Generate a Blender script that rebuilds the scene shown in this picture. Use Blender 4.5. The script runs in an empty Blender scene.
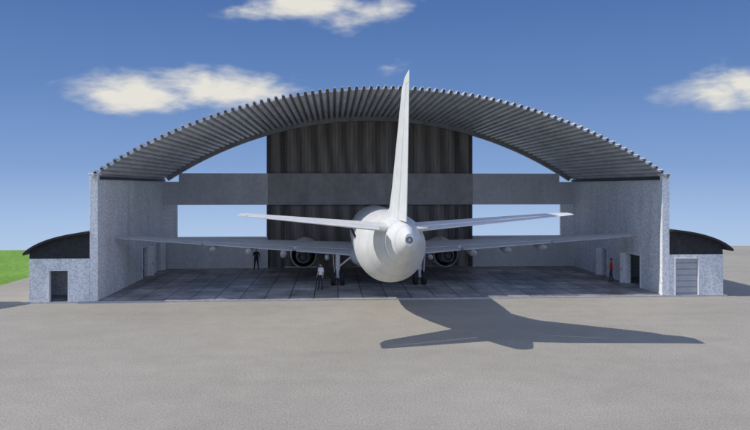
import bpy, bmesh, math, random
from mathutils import Vector, Matrix
random.seed(4)
scene=bpy.context.scene
col=scene.collection
TH=math.radians(3.6)
O=(0.75,40.7,0.0)

# ------------------------------------------------------------ materials
def mat(name,c1,c2=None,scale=4,rough=.7,bump=0.0,metal=0,detail=5,spec=.4,lo=.3,hi=.7,bd=.03):
    m=bpy.data.materials.new(name); m.use_nodes=True
    nt=m.node_tree; b=nt.nodes['Principled BSDF']
    b.inputs['Roughness'].default_value=rough; b.inputs['Metallic'].default_value=metal
    b.inputs['Specular IOR Level'].default_value=spec
    if c2 is None: c2=tuple(v*.86 for v in c1)
    tc=nt.nodes.new('ShaderNodeTexCoord')
    n=nt.nodes.new('ShaderNodeTexNoise'); n.inputs['Scale'].default_value=scale; n.inputs['Detail'].default_value=detail
    nt.links.new(tc.outputs['Object'],n.inputs['Vector'])
    r=nt.nodes.new('ShaderNodeValToRGB'); r.color_ramp.elements[0].position=lo; r.color_ramp.elements[1].position=hi
    r.color_ramp.elements[0].color=(*c2,1); r.color_ramp.elements[1].color=(*c1,1)
    nt.links.new(n.outputs['Fac'],r.inputs['Fac']); nt.links.new(r.outputs['Color'],b.inputs['Base Color'])
    if bump:
        bp=nt.nodes.new('ShaderNodeBump'); bp.inputs['Strength'].default_value=bump; bp.inputs['Distance'].default_value=bd
        nt.links.new(n.outputs['Fac'],bp.inputs['Height']); nt.links.new(bp.outputs['Normal'],b.inputs['Normal'])
    return m
def mul_noise(m,scale,lo,hi,detail=4,vec=None,pos=(.3,.7)):
    nt=m.node_tree; b=nt.nodes['Principled BSDF']; l=b.inputs['Base Color'].links[0]; src=l.from_socket
    tc=nt.nodes.new('ShaderNodeTexCoord'); mp=nt.nodes.new('ShaderNodeMapping')
    if vec: mp.inputs['Scale'].default_value=vec
    n=nt.nodes.new('ShaderNodeTexNoise'); n.inputs['Scale'].default_value=scale; n.inputs['Detail'].default_value=detail
    nt.links.new(tc.outputs['Object'],mp.inputs['Vector']); nt.links.new(mp.outputs['Vector'],n.inputs['Vector'])
    mr=nt.nodes.new('ShaderNodeMapRange'); mr.inputs['From Min'].default_value=pos[0]; mr.inputs['From Max'].default_value=pos[1]
    mr.inputs['To Min'].default_value=lo; mr.inputs['To Max'].default_value=hi
    nt.links.new(n.outputs['Fac'],mr.inputs['Value'])
    mx=nt.nodes.new('ShaderNodeVectorMath'); mx.operation='SCALE'
    nt.links.new(src,mx.inputs[0]); nt.links.new(mr.outputs['Result'],mx.inputs['Scale'])
    nt.links.new(mx.outputs['Vector'],b.inputs['Base Color'])

M_apron=mat('apron_asphalt',(.44,.41,.35),(.31,.29,.245),scale=16,rough=.95,bump=.2,detail=5,lo=.36,hi=.64,spec=.1,bd=.01)
mul_noise(M_apron,.10,.9,1.05,6); mul_noise(M_apron,.9,.95,1.04,4); mul_noise(M_apron,.35,.92,1.0,5,(.12,1.6,1),(.25,.5))
M_grass=mat('grass',(.24,.40,.08),(.13,.26,.05),scale=2.5,rough=1,bump=.6,detail=8,spec=.05)
mul_noise(M_grass,.15,.8,1.2)
M_wall=mat('rough_plaster',(.88,.89,.89),(.60,.62,.63),scale=9,rough=.95,bump=.45,detail=6,spec=.1,lo=.36,hi=.6)
mul_noise(M_wall,.5,.88,1.03,5,(1,1,.35)); mul_noise(M_wall,1.6,.88,1.0,6,(1,1,.12),(.3,.5))
M_conc=mat('painted_concrete',(.62,.62,.62),(.52,.52,.52),scale=3,rough=.9,bump=.15,spec=.1)
mul_noise(M_conc,.6,.85,1.05,5,(1,1,.3))
M_conc2=mat('weathered_steel_band',(.38,.365,.35),(.30,.29,.28),scale=2,rough=.8,bump=.1,spec=.2)
mul_noise(M_conc2,.8,.8,1.08,6,(1,1,.3))
M_roof=mat('corrugated_metal',(.66,.67,.69),(.5,.51,.53),scale=1.2,rough=.5,metal=.05)
mul_noise(M_roof,1.0,.78,1.08,5,(3,.3,1))
M_roof2=mat('trough_shade_beam_grey',(.28,.285,.30),(.19,.195,.205),scale=1.2,rough=.6)  # groove shade painted dark on the trough faces; also the rear beam's grey
M_darkroof=mat('bitumen_roof',(.035,.036,.04),(.02,.02,.024),scale=4,rough=.8,bump=.2)
M_slab=mat('slab_concrete',(.55,.54,.52),(.42,.41,.39),scale=4,rough=.9,bump=.2)
M_frame=mat('white_frame',(.8,.8,.8),rough=.6)
M_doorgrey=mat('grey_door',(.45,.47,.49),(.38,.40,.42),scale=3,rough=.6)
M_white=mat('aircraft_white_paint',(.77,.77,.745),(.69,.69,.67),scale=.7,rough=.42,spec=.4)
mul_noise(M_white,2.2,.9,1.0,6,(2.5,.35,1))
M_wing=mat('aircraft_wing_grey',(.78,.78,.77),(.68,.68,.68),scale=1.2,rough=.42,spec=.45)
mul_noise(M_wing,2.0,.88,1.0,6,(.3,2,1))
M_metal=mat('bare_metal',(.55,.55,.56),(.4,.4,.4),scale=5,rough=.3,metal=.9)
M_darkmetal=mat('dark_metal',(.06,.06,.065),(.03,.03,.03),scale=5,rough=.45,metal=.5)
M_tyre=mat('tyre_rubber',(.03,.03,.03),(.02,.02,.02),rough=.9)
M_glass=mat('dark_glass',(.02,.025,.03),rough=.1,spec=.8)

# hangar floor tiles
M_floor=bpy.data.materials.new('hangar_floor_slabs'); M_floor.use_nodes=True
nt=M_floor.node_tree; b=nt.nodes['Principled BSDF']; b.inputs['Roughness'].default_value=.5
tc=nt.nodes.new('ShaderNodeTexCoord'); br=nt.nodes.new('ShaderNodeTexBrick')
br.offset=0; br.inputs['Scale'].default_value=1; br.inputs['Brick Width'].default_value=1.5; br.inputs['Row Height'].default_value=1.5
br.inputs['Mortar Size'].default_value=.035; br.inputs['Color1'].default_value=(.56,.535,.525,1); br.inputs['Color2'].default_value=(.38,.365,.36,1)
br.inputs['Mortar'].default_value=(.09,.09,.09,1)
nt.links.new(tc.outputs['Object'],br.inputs['Vector']); nt.links.new(br.outputs['Color'],b.inputs['Base Color'])
mul_noise(M_floor,.45,.45,1.15,6); mul_noise(M_floor,3,.75,1.1,5); mul_noise(M_floor,.7,.65,1.0,5,(1,.25,1),(.3,.5))

# brown weathered door with wavy streaks
M_bigdoor=bpy.data.materials.new('weathered_bronze_door'); M_bigdoor.use_nodes=True
nt=M_bigdoor.node_tree; b=nt.nodes['Principled BSDF']; b.inputs['Roughness'].default_value=.6
tc=nt.nodes.new('ShaderNodeTexCoord'); w=nt.nodes.new('ShaderNodeTexWave'); w.bands_direction='X'
w.inputs['Scale'].default_value=.22; w.inputs['Distortion'].default_value=11; w.inputs['Detail'].default_value=2; w.inputs['Detail Scale'].default_value=.22
mp=nt.nodes.new('ShaderNodeMapping'); mp.inputs['Scale'].default_value=(1,1,.8)
nt.links.new(tc.outputs['Object'],mp.inputs['Vector']); nt.links.new(mp.outputs['Vector'],w.inputs['Vector'])
r=nt.nodes.new('ShaderNodeValToRGB'); r.color_ramp.elements[0].color=(.11,.093,.08,1); r.color_ramp.elements[1].color=(.26,.225,.195,1)
nt.links.new(w.outputs['Color'],r.inputs['Fac']); nt.links.new(r.outputs['Color'],b.inputs['Base Color'])
mul_noise(M_bigdoor,1.5,.7,1.15,6,(2,1,.3))

# ------------------------------------------------------------ mesh helpers
class MB:
    def __init__(s): s.v=[];s.f=[];s.m=[];s.mats=[];s.sm=[]
    def mi(s,m):
        if m not in s.mats: s.mats.append(m)
        return s.mats.index(m)
    def add(s,vs,fs,m,smooth=False):
        o=len(s.v); s.v+= [tuple(v) for v in vs]; k=s.mi(m)
        for f in fs: s.f.append([i+o for i in f]); s.m.append(k); s.sm.append(smooth)
    def box(s,x0,x1,y0,y1,z0,z1,m):
        vs=[(x,y,z) for z in (z0,z1) for y in (y0,y1) for x in (x0,x1)]
        s.add(vs,[(0,2,3,1),(4,5,7,6),(0,1,5,4),(2,6,7,3),(0,4,6,2),(1,3,7,5)],m)
    def loft(s,rings,m,cap=True,smooth=True):
        n=len(rings[0]); vs=[p for r in rings for p in r]; fs=[]
        for i in range(len(rings)-1):
            for j in range(n):
                k=(j+1)%n; fs.append((i*n+j,i*n+k,(i+1)*n+k,(i+1)*n+j))
        s.add(vs,fs,m,smooth)
        if cap:
            s.add(rings[0],[tuple(range(n))[::-1]],m,False); s.add(rings[-1],[tuple(range(n))],m,False)
    def tube(s,p0,p1,r0,r1,m,n=14):
        p0=Vector(p0);p1=Vector(p1); d=(p1-p0).normalized(); a=d.orthogonal().normalized(); bb=d.cross(a)
        R=[[p+(a*math.cos(t)+bb*math.sin(t))*r for t in [2*math.pi*i/n for i in range(n)]] for p,r in((p0,r0),(p1,r1))]
        s.loft(R,m)
    def revy(s,cx,cz,prof,m,n=32,smooth=True,cap=False):
        rings=[[(cx+r*math.cos(t),y,cz+r*math.sin(t)) for t in [2*math.pi*i/n for i in range(n)]] for y,r in prof]
        s.loft(rings,m,cap,smooth)
    def obj(s,name,parent=None,bevel=0,recalc=True):
        me=bpy.data.meshes.new(name); me.from_pydata(s.v,[],s.f); 
        for m in s.mats: me.materials.append(m)
        for p,k,q in zip(me.polygons,s.m,s.sm): p.material_index=k; p.use_smooth=q
        if recalc:
            bm=bmesh.new(); bm.from_mesh(me); bmesh.ops.recalc_face_normals(bm,faces=bm.faces); bm.to_mesh(me); bm.free()
        o=bpy.data.objects.new(name,me); col.objects.link(o)
        if parent: o.parent=parent
        if bevel:
            bv=o.modifiers.new('b','BEVEL'); bv.width=bevel; bv.segments=2; bv.limit_method='ANGLE'
        return o
def root(name,loc=O,rz=TH):
    e=bpy.data.objects.new(name,None); e.location=loc; e.rotation_euler=(0,0,rz); col.objects.link(e); return e

# ------------------------------------------------------------ ground
def gz(y):
    return 0 if y<=34 else -(y-34)*.5-(0.01*(y-34)**2 if y<90 else 31+(y-90)*.4)
mb=MB(); ys=[-160,-60,-20,0,20,34,35,38,45,60,90,200,600]; xs=[-600,-120,-26.3,20,120,600]
vs=[(x,y,gz(y)) for y in ys for x in xs]; nx=len(xs)
mb.add(vs,[(j*nx+i,j*nx+i+1,(j+1)*nx+i+1,(j+1)*nx+i) for j in range(len(ys)-1) for i in range(nx-1)],M_grass)
g=mb.obj('ground'); g.location=O; g.rotation_euler=(0,0,TH)
mb=MB(); mb.add([(-26.3,-160,.004),(300,-160,.004),(300,34,.004),(-26.6,34,.004)],[(0,1,2,3)],M_apron)
g=mb.obj('apron'); g.location=O; g.rotation_euler=(0,0,TH)

# ------------------------------------------------------------ hangar
hg=root('aircraft_hangar')
W=17.7; Wi=17.4; D=15.5; ZA=12.82; R=31.3; ZC=ZA-R; FZ=.1
def roofz(x): return ZC+math.sqrt(R*R-x*x)
mb=MB(); mb.box(-21.5,21.5,-.35,D+.4,.0,FZ-.004,M_slab); mb.obj('floor_slab_edge',hg)
mb=MB(); mb.add([(-Wi,-.2,FZ),(Wi,-.2,FZ),(Wi,D,FZ),(-Wi,D,FZ)],[(0,1,2,3)],M_floor); mb.obj('hangar_floor',hg)
def sidewall(sx,doors):
    mb=MB(); x0,x1=(Wi,W) if sx>0 else (-W,-Wi); y=0.0; top=7.35
    for a,bb,h in doors:
        mb.box(x0,x1,y,a,FZ,top,M_wall); mb.box(x0,x1,a,bb,h,top,M_wall); y=bb
        xi=Wi*sx
        fr=MB()
        xa,xb=sorted((xi-sx*.04,xi+sx*.12))
        fr.box(xa,xb,a-.1,a+.02,FZ,h+.1,M_frame); fr.box(xa,xb,bb-.02,bb+.1,FZ,h+.1,M_frame); fr.box(xa,xb,a+.02,bb-.02,h-.02,h+.1,M_frame)
        fr.obj('door_frame',hg)
        lf=MB(); wl=.42
        lf.box(min(xi,xi-sx*wl),max(xi,xi-sx*wl),bb+.1,bb+.16,FZ+.02,h,M_frame)
        lf.box(min(xi-sx*(wl-.1),xi-sx*(wl-.05)),max(xi-sx*(wl-.1),xi-sx*(wl-.05)),bb+.04,bb+.1,1.0,1.14,M_metal)
        lf.obj('door_leaf',hg)
    mb.box(x0,x1,y,D,FZ,top,M_wall); mb.obj('side_wall',hg)
sidewall(-1,[(9.3,10.8,2.4),(13.0,14.3,2.4)])
sidewall(1,[(2.9,5.0,2.25),(8.4,9.3,2.2)])
mb=MB()
for s in(-1,1):
    xa,xb=sorted((s*(Wi-.12),s*(W+.06))); mb.box(xa,xb,-.32,-.003,FZ,7.62,M_wall)
    xa,xb=sorted((s*(Wi-.22),s*(W+.14))); mb.box(xa,xb,-.38,.05,7.62,7.74,M_frame)
mb.obj('front_post',hg,.02)
mb=MB()
for s in(-1,1):
    xa,xb=sorted((s*(Wi-.15),s*(W+.02))); mb.box(xa,xb,.06,D,7.353,7.5,M_darkmetal)
mb.obj('eaves_beam',hg)
def arcroof(amp,N,y0,y1,thick,m,name,m2):
    a=math.asin(17.55/R); mb=MB(); pts=[];hi=[]
    for i in range(N):
        for u,h in((0,0),(.48,0),(.58,1),(.90,1)):
            t=-a+2*a*(i+u)/N; pts.append((t,h*amp)); hi.append(u==.58)
    pts.append((a,0))
    inn=[((R+h)*math.sin(t),ZC+(R+h)*math.cos(t)) for t,h in pts]; out=[((R+h+thick)*math.sin(t),ZC+(R+h+thick)*math.cos(t)) for t,h in pts]
    n=len(pts); vs=[(x,y0,z) for x,z in inn]+[(x,y0,z) for x,z in out]+[(x,y1,z) for x,z in inn]+[(x,y1,z) for x,z in out]
    fs=[];ul=[]
    for i in range(n-1):
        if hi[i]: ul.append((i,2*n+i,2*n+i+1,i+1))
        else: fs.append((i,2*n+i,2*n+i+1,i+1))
        fs+=[(i,i+1,n+i+1,n+i),(2*n+i,3*n+i,3*n+i+1,2*n+i+1),(n+i,n+i+1,3*n+i+1,3*n+i)]
    fs+=[(0,n,3*n,2*n),(n-1,2*n+n-1,4*n-1,2*n-1)]
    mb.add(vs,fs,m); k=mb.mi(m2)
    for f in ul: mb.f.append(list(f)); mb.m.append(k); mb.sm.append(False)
    return mb.obj(name,hg)
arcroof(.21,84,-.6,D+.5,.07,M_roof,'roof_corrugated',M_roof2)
def archrib(y0,y1,h0,h1,m,name,a0=-17.2,a1=17.2):
    mb=MB(); n=60; rings=[]
    for i in range(n+1):
        x=a0+(a1-a0)*i/n; t=math.asin(x/R); rings.append([((R-h0)*math.sin(t),y0,ZC+(R-h0)*math.cos(t)),((R-h1)*math.sin(t),y0,ZC+(R-h1)*math.cos(t)),((R-h1)*math.sin(t),y1,ZC+(R-h1)*math.cos(t)),((R-h0)*math.sin(t),y1,ZC+(R-h0)*math.cos(t))])
    mb.loft(rings,m,True,False); mb.obj(name,hg)
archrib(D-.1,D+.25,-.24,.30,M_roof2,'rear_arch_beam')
mb=MB()
mb.box(-16.15,-8.8,D-.15,D+.15,5.4,8.05,M_conc); mb.box(-8.8,8.6,D-.12,D+.15,5.4,8.05,M_conc2); mb.box(8.6,16.15,D-.15,D+.15,5.4,8.05,M_conc)
for s in(-1,1):
    xa,xb=sorted((s*16.15,s*Wi)); mb.box(xa,xb,D-.15,D+.15,5.4,7.34,M_conc)
    xa,xb=sorted((s*16.3,s*Wi)); mb.box(xa,xb,D-.15,D+.15,2.6,5.4,M_wall)
mb.box(-Wi,-8.8,D-.15,D+.15,FZ,2.6,M_conc); mb.box(8.6,Wi,D-.15,D+.15,FZ,2.6,M_conc)
mb.obj('back_wall',hg)
mb=MB()
for s,a,bb in((-1,-16.3,-8.8),(1,8.6,16.3)):
    mb.box(a,bb,D-.2,D+.2,2.603,2.72,M_frame)
mb.obj('window_sill',hg)
mb=MB(); edges=[-8.8,-7.5,-4.6,-1.7,1.2,4.1,7.2,8.6]
for i in range(7):
    a,bb=edges[i]-.06,edges[i+1]+.06; y0=D+.32+.16*(i%2)
    n=10
    for k in range(n):
        xa=a+(bb-a)*k/n; xb=a+(bb-a)*(k+1)/n; z1=min(roofz(xa),roofz(xb))+.1
        mb.box(xa+(.004 if k else 0),xb-.03,y0,y0+.05,FZ,z1,M_bigdoor)
    for k in range(n):
        xa=a+(bb-a)*k/n; xb=a+(bb-a)*(k+1)/n; z1=min(roofz(xa),roofz(xb))+.1
        mb.box(xa,xb,y0+.053,y0+.1,FZ,z1,M_bigdoor)
mb.obj('sliding_door_leaves',hg)
mb=MB()
for x in(-8.8,-7.6,7.3,8.5): mb.box(x-.13,x+.13,D+.16,D+.29,FZ,roofz(x)-.05,M_darkmetal)
mb.obj('door_stanchion',hg)

# ------------------------------------------------------------ annexes
def annex(s):
    e=root('annex_building'); xo=21.25
    def bx(mb,a,bb,y0,y1,z0,z1,m):
        xa,xb=sorted((s*a,s*bb)); mb.box(xa,xb,y0,y1,z0,z1,m)
    mb=MB(); H=2.65; a0=W+.07
    bx(mb,xo-.25,xo,-.1,D,FZ,H,M_wall)
    bx(mb,a0,xo-.25,D-.25,D-.0,FZ,H,M_wall)
    if s<0: o0,o1,zb,zt=18.95,20.15,.1,2.0
    else:   o0,o1,zb,zt=18.1,19.7,.1,2.45
    bx(mb,a0,o0,-.3,-.1,FZ,H,M_wall); bx(mb,o1,xo,-.3,-.1,FZ,H,M_wall)
    bx(mb,o0,o1,-.3,-.1,zt,H,M_wall)
    mb.obj('annex_walls',e)
    mb=MB(); t=.07
    bx(mb,o0-.003,o0+t,-.33,-.08,zb,zt,M_frame); bx(mb,o1-t,o1+.003,-.33,-.08,zb,zt,M_frame); bx(mb,o0+t,o1-t,-.33,-.08,zt-t,zt+.003,M_frame)
    if s>0:
        bx(mb,o0+t,o1-t,-.17,-.12,FZ,zt-t,M_doorgrey)
        for k in range(6): bx(mb,o0+t,o1-t,-.18,-.167,.2+k*.38,.22+k*.38,M_darkmetal)
    mb.obj('opening_frame',e)
    mb=MB(); mb.add([(s*a0,-.1,FZ+.0),(s*xo,-.1,FZ+.0),(s*xo,D,FZ),(s*a0,D,FZ)],[(0,1,2,3)],M_floor); mb.obj('annex_floor',e)
    mb=MB(); bx(mb,a0,xo-.25,2.2,2.35,FZ,H,M_wall); bx(mb,a0,xo-.25,8.0,8.15,FZ,H,M_wall); mb.obj('partition_wall',e)
    if s<0:
        mb=MB()
        for z in(.5,1.1,1.7): bx(mb,18.3,19.6,1.5,2.0,z,z+.04,M_darkmetal)
        for x in(18.3,19.56):
            for y in(1.5,1.96): bx(mb,x-.001,x+.041,y-.001,y+.041,FZ,1.9,M_darkmetal)
        mb.obj('storage_rack',e)
    n=16; top=[];bot=[]; xe=21.45 if s<0 else 21.7
    for i in range(n+1):
        u=i/n; x=a0-.0+(xe-a0)*u; z=2.62+1.5*math.sqrt(max(0,1-(u*.94)**2))-.25*u
        bot.append((x,z)); top.append((x,z+.13))
    mb=MB(); rings=[[(s*b0[0],y,b0[1]) for b0 in bot]+[(s*t0[0],y,t0[1]) for t0 in top[::-1]] for y in(-.7,D+.3)]
    mb.loft(rings,M_darkroof,True,False); mb.obj('annex_roof',e)
    mb=MB(); L=[(s*x,z) for x,z in bot if x<xo]; 
    poly=[(s*a0,H+.003)]+L+[(s*xo,H+.003)]
    for y0,y1 in((-.28,-.14),(D-.2,D-.05)):
        mb.loft([[(x,y,z) for x,z in poly] for y in(y0,y1)],M_darkroof,True,False)
    mb.obj('gable_infill',e)
annex(-1); annex(1)

sh=root('shadow_caster',(-25.9,38.1,0),TH)  # unseen shed outside the view, added to throw a shadow wedge on the apron
mb=MB(); mb.box(-2.2,2.0,-1.2,1.0,0.004,2.2,M_wall)
mb.obj('shadow_caster_walls',sh)
mb=MB(); mb.add([(-2.5,-1.5,2.2),(2.2,-1.5,2.2),(2.2,1.3,2.2),(-2.5,1.3,2.2),(-1.2,0,4.0),(1.5,0.4,4.0)],[(0,1,5,4),(1,2,5),(2,3,4,5),(3,0,4),(0,3,2,1)],M_darkroof); mb.obj('shadow_caster_roof',sh)

# ------------------------------------------------------------ airliner
ac=root('passenger_airliner'); AX=-.15
def axshift(o): o.location.x=AX; return o
NS=40
def ring(y,zc,hw,hh,n=NS):
    return [(hw*math.cos(t),y,zc+hh*math.sin(t)) for t in [2*math.pi*i/n for i in range(n)]]
S=[(15.1,3.05,.05,.05),(15.0,3.05,.3,.28),(14.6,3.1,.72,.68),(13.9,3.2,1.15,1.15),(13,3.33,1.5,1.55),(11.8,3.45,1.78,1.86),(10.3,3.5,1.9,2.0),(6,3.5,1.93,2.03),(2,3.5,1.93,2.03),(-2,3.5,1.93,2.03),(-3.6,3.54,1.9,1.99),(-5.2,3.66,1.78,1.87),(-6.8,3.85,1.58,1.68),(-8.4,4.07,1.3,1.43),(-10,4.3,.98,1.14),(-11.4,4.48,.67,.84),(-12.4,4.6,.43,.58),(-13,4.68,.27,.38),(-13.25,4.7,.19,.27)]
mb=MB(); mb.loft([ring(*s) for s in S],M_white,True,True)
mb.revy(0,4.7,[(-13.252,.13),(-13.33,.13),(-13.33,.10),(-13.15,.09)],M_darkmetal,20)
mb.loft([ring(y,z,w,h) for y,z,w,h in((13.5,2.1,.5,.3),(12.6,2.05,1.4,.65),(10.5,2.0,2.05,.9),(6.5,2.0,2.1,.95),(4.2,2.05,1.8,.8),(2.6,2.2,1.0,.5),(2.0,2.3,.3,.2))],M_wing,True,True)
axshift(mb.obj('fuselage',ac))
# skin joints: thin seams standing just off the skin
mb=MB()
def sec(y):
    for p,q in zip(S,S[1:]):
        if q[0]<=y<=p[0]:
            u=(p[0]-y)/(p[0]-q[0]); return [p[i]+(q[i]-p[i])*u for i in range(4)]
for y in(-4.6,-7.6,-10.6,-12.1):
    r1=sec(y+.012); r2=sec(y-.012)
    mb.loft([ring(y+.012,r1[1],r1[2]+.004,r1[3]+.004,40),ring(y-.012,r2[1],r2[2]+.004,r2[3]+.004,40)],M_doorgrey,False,True)
axshift(mb.obj('skin_joints',ac))
mb=MB()
for s in(-1,1):
    y=-2.2
    while y<11:
        x=1.93*math.sqrt(1-(.42/2.03)**2)
        xa,xb=sorted((s*(x-.05),s*(x+.012))); mb.box(xa,xb,y-.12,y+.12,3.76,4.1,M_glass); y+=.51
for a in(-.9,-.45,0.02,.47): mb.box(a,a+.4,13.35,13.9,4.05,4.35,M_glass)
axshift(mb.obj('cabin_windows',ac))
CS=[0,.004,.015,.04,.08,.15,.25,.35,.45,.55,.65,.72,.75,.765,.8,.87,.94,1]
def yt(c,t): return 5*t*(.2969*math.sqrt(c)-.126*c-.3516*c*c+.2843*c**3-.1015*c**4)
def foil(LE,TE,t,up,c0,c1):
    LE=Vector(LE);TE=Vector(TE);ch=(TE-LE);L=ch.length;cs=[c for c in CS if c0<=c<=c1]
    return [LE+ch*c+up*(yt(c,t)*L) for c in cs]+[LE+ch*c-up*(yt(c,t)*L+.0008) for c in cs[::-1]]
def surf(mb,st,up,c0,c1,m):
    up=Vector(up); mb.loft([foil(a,b_,t,up,c0,c1) for a,b_,t in st],m,True,True)
def lerp_st(p,q,u):
    return (Vector(p[0]).lerp(Vector(q[0]),u),Vector(p[1]).lerp(Vector(q[1]),u),p[2]+(q[2]-p[2])*u)
for s in(-1,1):
    st=[((0,13.0,2.1),(0,5.2,2.0),.13),((s*5.8,9.9,2.66),(s*5.8,5.05,2.5),.12),((s*16.6,4.35,3.62),(s*16.6,2.8,3.55),.10)]
    tip=((s*17.05,3.9,3.67),(s*17.05,2.75,3.62),.07)
    mb=MB(); surf(mb,st+[tip],(0,0,1),0,.75,M_wing)
    segs=[(0,.30,.985),(1,.015,.55),(1,.565,.97)]
    for k,u0,u1 in segs:
        surf(mb,[lerp_st(st[k],st[k+1],u0),lerp_st(st[k],st[k+1],u1)],(0,0,1),.765,1,M_wing)
    surf(mb,[lerp_st(st[1],st[2],.975),st[2],tip],(0,0,1),.765,1,M_wing)
    axshift(mb.obj('wing',ac))
    mb=MB()
    for x,r_,ln in((3.6,.16,2.2),(6.6,.22,2.8),(8.9,.2,2.6),(11.2,.17,2.3)):
        u=(x-5.8)/10.8; te=5.05+(2.8-5.05)*max(u,0); z=2.5+(x-5.8)*.097-.27
        prof=[(te-.75,.02),(te-.6,.35),(te-.2,.75),(te+.4,1.0),(te+1.1,.95),(te+ln*.75,.6),(te+ln,.05)]
        rings=[[(s*x+r_*q*math.cos(t),y,z+(.06 if q<.5 and y<te else 0)+r_*1.35*q*math.sin(t)) for t in [2*math.pi*i/16 for i in range(16)]] for y,q in prof]
        mb.loft(rings,M_white,True,True)
    axshift(mb.obj('flap_track_fairing',ac))
    ex=s*5.4; ez=1.76; mb=MB()
    mb.revy(ex,ez,[(13.2,.80),(13.55,.86),(13.72,.94),(13.6,1.02),(13.2,1.09),(12.2,1.15),(11,1.13),(9.9,1.02),(9.2,.9),(9.2,.875),(10,.95),(11,.97)],M_white,36)
    mb.revy(ex,ez,[(11,.97),(11.3,.5),(11.3,.05)],M_darkmetal,36)
    mb.revy(ex,ez,[(10.4,.66),(9.5,.62),(8.7,.5),(8.3,.43),(8.3,.41),(9.0,.42)],M_metal,32)
    mb.revy(ex,ez,[(9.0,.42),(9.02,.1)],M_darkmetal,32)
    mb.revy(ex,ez,[(9.05,.26),(8.5,.24),(8.1,.14),(7.85,.02)],M_metal,24)
    mb.revy(ex,ez,[(13.35,.02),(13.1,.16),(12.7,.26),(12.6,.3),(12.6,.82)],M_darkmetal,24)
    for k in range(22):
        t=2*math.pi*k/22; c,sn=math.cos(t),math.sin(t); c2,s2=math.cos(t+.2),math.sin(t+.2)
        mb.add([(ex+.24*c,12.9,ez+.24*sn),(ex+.8*c,12.95,ez+.8*sn),(ex+.8*c2,12.7,ez+.8*s2),(ex+.24*c2,12.75,ez+.24*s2)],[(0,1,2,3)],M_metal)
    axshift(mb.obj('engine_nacelle',ac))
    mb=MB(); 
    rings=[]
    for y,z0,z1,w_ in((12.8,2.65,2.72,.05),(11.8,2.5,2.95,.18),(10,2.3,2.9,.22),(8.6,2.0,2.6,.2),(7.2,2.15,2.5,.12),(6.2,2.3,2.45,.03)):
        rings.append([(ex-w_,y,z0),(ex+w_,y,z0),(ex+w_,y,z1),(ex-w_,y,z1)])
    mb.loft(rings,M_white,True,False); axshift(mb.obj('engine_pylon',ac))
    st=[((s*.35,-7.7,4.95),(s*.35,-11.5,4.93),.11),((s*6.85,-11.35,5.7),(s*6.85,-12.85,5.68),.09),((s*7.15,-11.8,5.74),(s*7.15,-12.85,5.72),.06)]
    mb=MB(); surf(mb,st,(0,0,1),0,.72,M_white); surf(mb,[lerp_st(st[0],st[1],.12),lerp_st(st[0],st[1],.985)],(0,0,1),.75,1,M_white)
    surf(mb,[lerp_st(st[0],st[1],.99),st[1],st[2]],(0,0,1),.72,1,M_white)
    axshift(mb.obj('tailplane',ac))
    mb=MB(); gx=s*2.86; gy=5.3
    mb.tube((gx,gy+.05,2.3),(gx,gy,1.15),.17,.16,M_frame); mb.tube((gx,gy,1.15),(gx,gy,.62),.12,.12,M_frame)
    mb.tube((gx-.42,gy,.655),(gx+.42,gy,.655),.07,.07,M_metal)
    mb.tube((gx,gy,1.3),(gx-s*1.0,gy+.1,2.1),.06,.06,M_frame); mb.tube((gx,gy+.1,1.0),(gx,gy+1.1,2.1),.05,.05,M_frame)
    mb.add([(gx+s*.22,gy-.45,1.05),(gx+s*.22,gy+.5,1.05),(gx+s*.3,gy+.6,2.35),(gx+s*.3,gy-.55,2.35),(gx+s*.25,gy-.45,1.05),(gx+s*.25,gy+.5,1.05),(gx+s*.33,gy+.6,2.35),(gx+s*.33,gy-.55,2.35)],[(0,1,2,3),(7,6,5,4),(0,4,5,1),(1,5,6,2),(2,6,7,3),(3,7,4,0)],M_white)
    for q in(-.31,.31):
        r0=.52; cx=gx+q; prof=[(-.16,.26),(-.17,.40),(-.14,.49),(-.07,r0),(.07,r0),(.14,.49),(.17,.40),(.16,.26)]
        rings=[[(cx+dx,gy+rr*math.cos(t),FZ+r0+rr*math.sin(t)) for t in [2*math.pi*i/28 for i in range(28)]] for dx,rr in prof]
        mb.loft(rings,M_tyre,False,True)
        for e_ in(-.13,.13):
            rings=[[(cx+e_*k_,gy+rr*math.cos(t),FZ+r0+rr*math.sin(t)) for t in [2*math.pi*i/20 for i in range(20)]] for k_,rr in((1.22,.27),(.9,.2),(1.1,.1),(1.15,.01))]
            mb.loft(rings,M_metal,False,True)
    axshift(mb.obj('main_landing_gear',ac))
mb=MB(); mb.tube((0,12.2,1.8),(0,12.2,.5),.08,.07,M_frame)
for q in(-.2,.2):
    rings=[[(q+dx,12.2+rr*math.cos(t),FZ+.34+rr*math.sin(t)) for t in [2*math.pi*i/24 for i in range(24)]] for dx,rr in((-.1,.02),(-.1,.25),(-.06,.34),(.06,.34),(.1,.25),(.1,.02))]
    mb.loft(rings,M_tyre,True,True)
axshift(mb.obj('nose_landing_gear',ac))
mb=MB()
fs=[((0,-5.6,5.15),(0,-12.0,5.0),.125),((0,-7.4,6.9),(0,-12.45,6.9),.12),((0,-10.9,11.2),(0,-13.15,11.35),.115),((0,-11.5,11.6),(0,-13.2,11.8),.07)]
surf(mb,fs,(1,0,0),0,.72,M_white)
surf(mb,[lerp_st(fs[0],fs[1],.2),fs[1],lerp_st(fs[1],fs[2],.985)],(1,0,0),.75,1,M_white)
surf(mb,[lerp_st(fs[1],fs[2],.99),fs[2],fs[3]],(1,0,0),.72,1,M_white)
rings=[]
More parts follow.
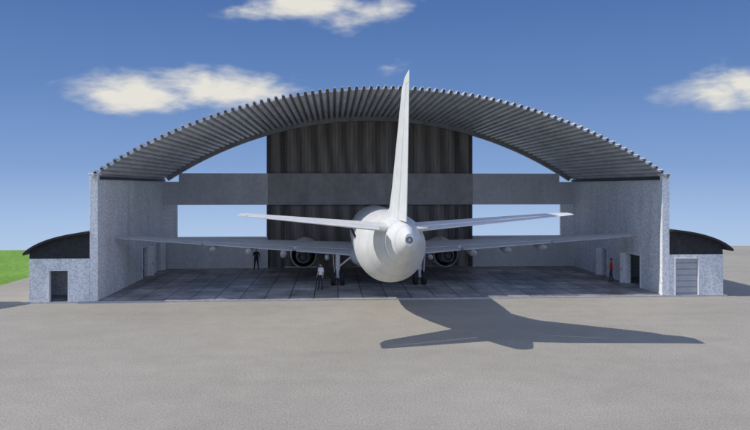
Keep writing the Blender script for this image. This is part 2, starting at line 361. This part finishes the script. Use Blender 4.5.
for y,zt,w_ in((-2.2,5.5,.05),(-4.0,5.8,.14),(-5.6,6.15,.24),(-6.8,6.65,.31),(-7.8,7.2,.33)):
    rings.append([(-w_*1.4,y,5.0),(w_*1.4,y,5.0),(w_*.6,y,(5+zt)/2+.2),(.02,y,zt),(-.02,y,zt),(-w_*.6,y,(5+zt)/2+.2)])
mb.loft(rings,M_white,True,True)
axshift(mb.obj('tail_fin',ac))

# ------------------------------------------------------------ people
M_skin=mat('skin',(.5,.32,.24),(.45,.28,.2),rough=.6); M_hair=mat('hair',(.03,.02,.015),rough=.7); M_shoe=mat('shoe_leather',(.02,.02,.02),rough=.5)
M_eye=mat('eye',(.02,.02,.02),rough=.2); M_lip=mat('lips',(.35,.13,.1),rough=.5)
def skin_mesh(chains,subs=2):
    me=bpy.data.meshes.new('t'); vs=[];es=[];rad=[];roots=[]
    idx={}
    for ch in chains:
        prev=None
        for k,(key,p,r_) in enumerate(ch):
            if key is not None and key in idx: i=idx[key]
            else:
                i=len(vs); vs.append(p); rad.append(r_)
                if key is not None: idx[key]=i
                if k==0: roots.append(i)
            if prev is not None: es.append((prev,i))
            prev=i
    me.from_pydata(vs,es,[]); o=bpy.data.objects.new('t',me); col.objects.link(o)
    sk=o.modifiers.new('s','SKIN'); 
    for i,r_ in enumerate(rad):
        sv=me.skin_vertices[0].data[i]; sv.radius=r_ if isinstance(r_,tuple) else (r_,r_); sv.use_root=(i in roots)
    sb=o.modifiers.new('u','SUBSURF'); sb.levels=subs; sb.render_levels=subs
    dg=bpy.context.evaluated_depsgraph_get(); ev=o.evaluated_get(dg); m2=ev.to_mesh()
    V=[tuple(v.co) for v in m2.vertices]; F=[tuple(p.vertices) for p in m2.polygons]; ev.to_mesh_clear()
    bpy.data.objects.remove(o); return V,F
def person(name,loc,heading,top,pants,height=1.75,longsl=True,pose=0):
    mt=mat('shirt_cloth',top,rough=.9,scale=12); mp_=mat('trouser_cloth',pants,rough=.9,scale=12)
    if pose==0:   arms={-1:[(-.21,-.01,1.17),(-.24,.09,.93)],1:[(.22,-.02,1.17),(.25,.07,.93)]}; legs={-1:(-.11,.03,.5,-.13,-.01,.09),1:(.11,.02,.5,.15,.03,.09)}
    elif pose==1: arms={-1:[(-.24,-.03,1.17),(-.17,.2,1.08)],1:[(.24,-.06,1.17),(.26,.02,.94)]}; legs={-1:(-.1,.10,.51,-.11,.1,.09),1:(.1,-.02,.5,.12,-.14,.1)}
    else:         arms={-1:[(-.28,-.05,1.19),(-.2,.08,.99)],1:[(.26,.03,1.18),(.18,.25,1.2)]}; legs={-1:(-.12,.02,.5,-.17,-.01,.09),1:(.12,.02,.5,.17,.0,.09)}
    ch=[[('pel',(0,0,.96),(.15,.115)),('sp',(0,0,1.14),(.135,.10)),('ch',(0,.0,1.33),(.165,.115)),('nb',(0,-.005,1.46),(.075,.07)),('nk',(0,.01,1.56),.05)]]
    for s in(-1,1):
        e,w_=arms[s]; L=legs[s]
        ch.append([('ch',None,None),(None,(s*.165,0,1.41),.062),(None,e,.045),(None,w_,.03)])
        ch.append([('pel',None,None),(None,(s*.095,0,.86),.092),(None,L[0:3],.062),(None,(L[3],L[4]-.01,L[5]+.02),.042),(None,(L[3]+s*.01,L[4]+.07,.05),.045),(None,(L[3]+s*.02,L[4]+.17,.035),.032)])
    V,F=skin_mesh(ch)
    mb=MB(); k=height/1.75
    for f in F:
        c=[sum(V[i][a] for i in f)/len(f) for a in range(3)]
        arm=abs(c[0])>.17 or c[1]>.13
        if c[2]<.115: m=M_shoe
        elif c[2]>1.5 and abs(c[0])<.1: m=M_skin
        elif c[2]<.98 and not(arm and c[2]>.85 and abs(c[0])>.185): m=mp_
        elif arm and not longsl and c[2]<1.22: m=M_skin
        else: m=mt
        kk=mb.mi(m); mb.f.append(list(f)); mb.m.append(kk); mb.sm.append(True)
    mb.v=list(V)
    for s in(-1,1):
        e,w_=[Vector(q) for q in arms[s]]; d=(w_-e).normalized(); side=Vector((0,1,0)); side=(side-d*side.dot(d)).normalized(); nrm=d.cross(side)*s
        P=lambda a,b_,c: tuple(w_+d*a+side*b_+nrm*c)
        chs=[[(None,P(-.02,0,0),(.024,.018)),(None,P(.045,0,0),(.036,.016)),(None,P(.085,0,0),(.034,.014))]]
        for j,(off,ln) in enumerate(((.03,.07),(.011,.08),(-.009,.074),(-.028,.058))):
            chs.append([(None,P(.07,off,0),.009),(None,P(.09+ln*.4,off*1.1,-.008),.0088),(None,P(.09+ln*.72,off*1.12,-.022),.008),(None,P(.088+ln*.9,off*1.12,-.036),.007)])
        chs.append([(None,P(.02,.022,0),.011),(None,P(.055,.052,-.01),.0105),(None,P(.088,.06,-.02),.009)])
        v2,f2=skin_mesh(chs,1); mb.add(v2,f2,M_skin,True)
    n,mr=20,14; rings=[]
    for i in range(1,mr):
        ph=math.pi*i/mr; z=math.cos(ph); r_=math.sin(ph); rg=[]
        for j in range(n):
            t=2*math.pi*j/n; x=r_*math.cos(t)*.074; y=r_*math.sin(t)*.095
            if z<-.1: x*=1+.35*(z+.1); y=y*(1+.3*(z+.1))+(.012 if y>0 else .02)*(-z)
            if abs(math.cos(t))<.2 and math.sin(t)>0 and -.35<z<.1: y+=.02*(1-abs(z+.22)*3)
            rg.append((x,y+.02,1.645+z*.118))
        rings.append(rg)
    mb.loft(rings,M_skin,True,True)
    rings=[]
    for i in range(0,9):
        ph=math.pi*(i+.15)/16; z=math.cos(ph); r_=math.sin(ph); rg=[]
        for j in range(n):
            t=2*math.pi*j/n; zz=z if math.sin(t)<.35 else max(z,.42)
            rr=math.sqrt(max(0,1-zz*zz)) if zz!=z else r_
            rg.append((rr*math.cos(t)*.081,rr*math.sin(t)*.102+.015,1.65+zz*.125-(.05 if (math.sin(t)<0 and i>6) else 0)))
        rings.append(rg)
    mb.loft(rings,M_hair,True,True)
    def blob(c,r_,m):
        rr=[[(c[0]+r_[0]*math.sin(p)*math.cos(t),c[1]+r_[1]*math.sin(p)*math.sin(t),c[2]+r_[2]*math.cos(p)) for t in [2*math.pi*q/10 for q in range(10)]] for p in [math.pi*(q+.1)/6.2 for q in range(7)]]
        mb.loft(rr,m,True,True)
    for s in(-1,1):
        blob((s*.03,.104,1.655),(.011,.008,.007),M_eye); blob((s*.077,.015,1.64),(.01,.02,.03),M_skin)
    blob((0,.108,1.58),(.022,.01,.007),M_lip); blob((0,.118,1.62),(.011,.016,.018),M_skin)
    o=mb.obj(name); o.location=loc; o.rotation_euler=(0,0,heading); o.scale=(k,k,k); return o
person('ground_crew_worker',(-3.6,43.9,FZ),math.radians(150),(.85,.85,.85),(.04,.04,.06),1.72,False,0)
person('ground_crew_worker',(16.95,47.4,FZ),math.radians(75),(.9,.03,.03),(.05,.05,.06),1.68,True,1)
person('ground_crew_worker',(-9.75,54.3,FZ),math.radians(200),(.02,.02,.025),(.02,.02,.025),1.78,True,2)

# ------------------------------------------------------------ sky
wd=bpy.data.worlds.new('World'); scene.world=wd; wd.use_nodes=True; nt=wd.node_tree; bg=nt.nodes['Background']
def nd(t): return nt.nodes.new(t)
def mth(op,a,b_=None,c=None,clamp=False):
    n=nd('ShaderNodeMath'); n.operation=op; n.use_clamp=clamp
    for i,v in enumerate((a,b_,c)):
        if v is None: continue
        if isinstance(v,(int,float)): n.inputs[i].default_value=v
        else: nt.links.new(v,n.inputs[i])
    return n.outputs[0]
tc=nd('ShaderNodeTexCoord'); sx=nd('ShaderNodeSeparateXYZ'); nt.links.new(tc.outputs['Generated'],sx.inputs[0])
el=mth('ARCSINE',sx.outputs['Z']); az=mth('ARCTAN2',sx.outputs['X'],sx.outputs['Y'])
ramp=nd('ShaderNodeValToRGB'); cr=ramp.color_ramp
mr=nd('ShaderNodeMapRange'); mr.inputs['From Min'].default_value=-.3; mr.inputs['From Max'].default_value=1.5; nt.links.new(el,mr.inputs['Value'])
nt.links.new(mr.outputs['Result'],ramp.inputs['Fac'])
def srgb(r,g,b_): return tuple(((v/255)/12.92 if v/255<.04045 else ((v/255+.055)/1.055)**2.4) for v in(r,g,b_))+(1,)
def P_(e): return (e+.3)/1.8
stops=[(-.3,(175,192,212)),(-.10,(182,203,230)),(-.05,(166,192,228)),(.03,(130,162,210)),(.14,(101,136,191)),(.28,(79,113,172)),(.7,(60,98,162)),(1.5,(50,85,150))]
cr.elements[0].position=P_(stops[0][0]); cr.elements[0].color=srgb(*stops[0][1]); cr.elements[1].position=1; cr.elements[1].color=srgb(*stops[-1][1])
for e,c in stops[1:-1]:
    q=cr.elements.new(P_(e)); q.color=srgb(*c)
cv=nd('ShaderNodeCombineXYZ'); nt.links.new(mth('MULTIPLY',az,12),cv.inputs[0]); nt.links.new(mth('MULTIPLY',el,30),cv.inputs[1])
nz=nd('ShaderNodeTexNoise'); nz.inputs['Scale'].default_value=1; nz.inputs['Detail'].default_value=7; nz.inputs['Roughness'].default_value=.55; nz.inputs['Distortion'].default_value=.2
nt.links.new(cv.outputs[0],nz.inputs['Vector'])
blobs=[(145,93,88,22,1.3),(220,90,100,24,1.3),(110,94,45,18,1.2),(320,5,95,24,1.2),(250,12,50,16,.8),(715,93,60,22,1.3),(745,88,50,26,1.2),(388,68,38,16,.65)]
acc=None
for px,py,wx,wy,am in blobs:
    u=(px-375)/661; v=(187-py)/661; a0=math.atan(u); e0=math.atan(v*math.cos(a0))
    dx=mth('DIVIDE',mth('SUBTRACT',az,a0),wx/661*math.cos(a0)**2); dy=mth('DIVIDE',mth('SUBTRACT',el,e0),wy/661*math.cos(a0))
    d=mth('SQRT',mth('ADD',mth('MULTIPLY',dx,dx),mth('MULTIPLY',dy,dy)))
    val=mth('SUBTRACT',am,mth('MULTIPLY',d,1.15))
    acc=val if acc is None else mth('MAXIMUM',acc,val)
cv2=nd('ShaderNodeCombineXYZ'); nt.links.new(mth('MULTIPLY',az,2.2),cv2.inputs[0]); nt.links.new(mth('MULTIPLY',el,5),cv2.inputs[1])
nz2=nd('ShaderNodeTexNoise'); nz2.inputs['Scale'].default_value=1.3; nz2.inputs['Detail'].default_value=3; nt.links.new(cv2.outputs[0],nz2.inputs['Vector'])
far=mth('SUBTRACT',mth('MULTIPLY',nz2.outputs['Fac'],6),2.9)
msk=mth('GREATER_THAN',mth('MAXIMUM',mth('MULTIPLY',mth('ABSOLUTE',az),.6),el),.5)
far=mth('SUBTRACT',mth('MULTIPLY',mth('ADD',far,3),msk),3)
acc=mth('MAXIMUM',acc,far)
val=mth('ADD',acc,mth('MULTIPLY',mth('SUBTRACT',nz.outputs['Fac'],.5),2.4))
ms=nd('ShaderNodeMapRange'); ms.interpolation_type='SMOOTHSTEP'; ms.inputs['From Min'].default_value=.0; ms.inputs['From Max'].default_value=1.0; nt.links.new(val,ms.inputs['Value'])
cc=nd('ShaderNodeValToRGB'); cc.color_ramp.elements[0].position=.1; cc.color_ramp.elements[0].color=srgb(185,194,206); cc.color_ramp.elements[1].position=1.0; cc.color_ramp.elements[1].color=srgb(235,231,220)
nt.links.new(val,cc.inputs['Fac'])
mx=nd('ShaderNodeMix'); mx.data_type='RGBA'; nt.links.new(mth('MULTIPLY',ms.outputs['Result'],.93),mx.inputs['Factor'])
nt.links.new(ramp.outputs['Color'],mx.inputs[6]); nt.links.new(cc.outputs['Color'],mx.inputs[7])
nt.links.new(mx.outputs[2],bg.inputs['Color'])
# extra sky brightness beside and behind the camera, added to light the hangar interior
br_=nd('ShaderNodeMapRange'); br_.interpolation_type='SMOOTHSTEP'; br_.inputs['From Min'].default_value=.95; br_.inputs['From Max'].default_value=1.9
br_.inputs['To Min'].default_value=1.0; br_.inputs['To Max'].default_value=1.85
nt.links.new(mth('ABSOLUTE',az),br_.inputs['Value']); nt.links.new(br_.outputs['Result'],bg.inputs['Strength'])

sd=bpy.data.lights.new('sun','SUN'); sd.energy=3.5; sd.angle=math.radians(.5); sd.color=(1,.95,.87)
so=bpy.data.objects.new('sun',sd); col.objects.link(so)
so.rotation_euler=Vector((6.0,.8,-5.7)).to_track_quat('-Z','Y').to_euler(); so.location=(-30,-10,40)

cd=bpy.data.cameras.new('camera'); co=bpy.data.objects.new('camera',cd); col.objects.link(co)
co.location=(0,0,6.9); co.rotation_euler=(math.radians(90),0,0); cd.sensor_width=36; cd.lens=661/750*36; cd.shift_y=-28/750; cd.clip_end=3000
scene.camera=co
scene.view_settings.view_transform='Standard'; scene.view_settings.look='None'; scene.view_settings.exposure=0
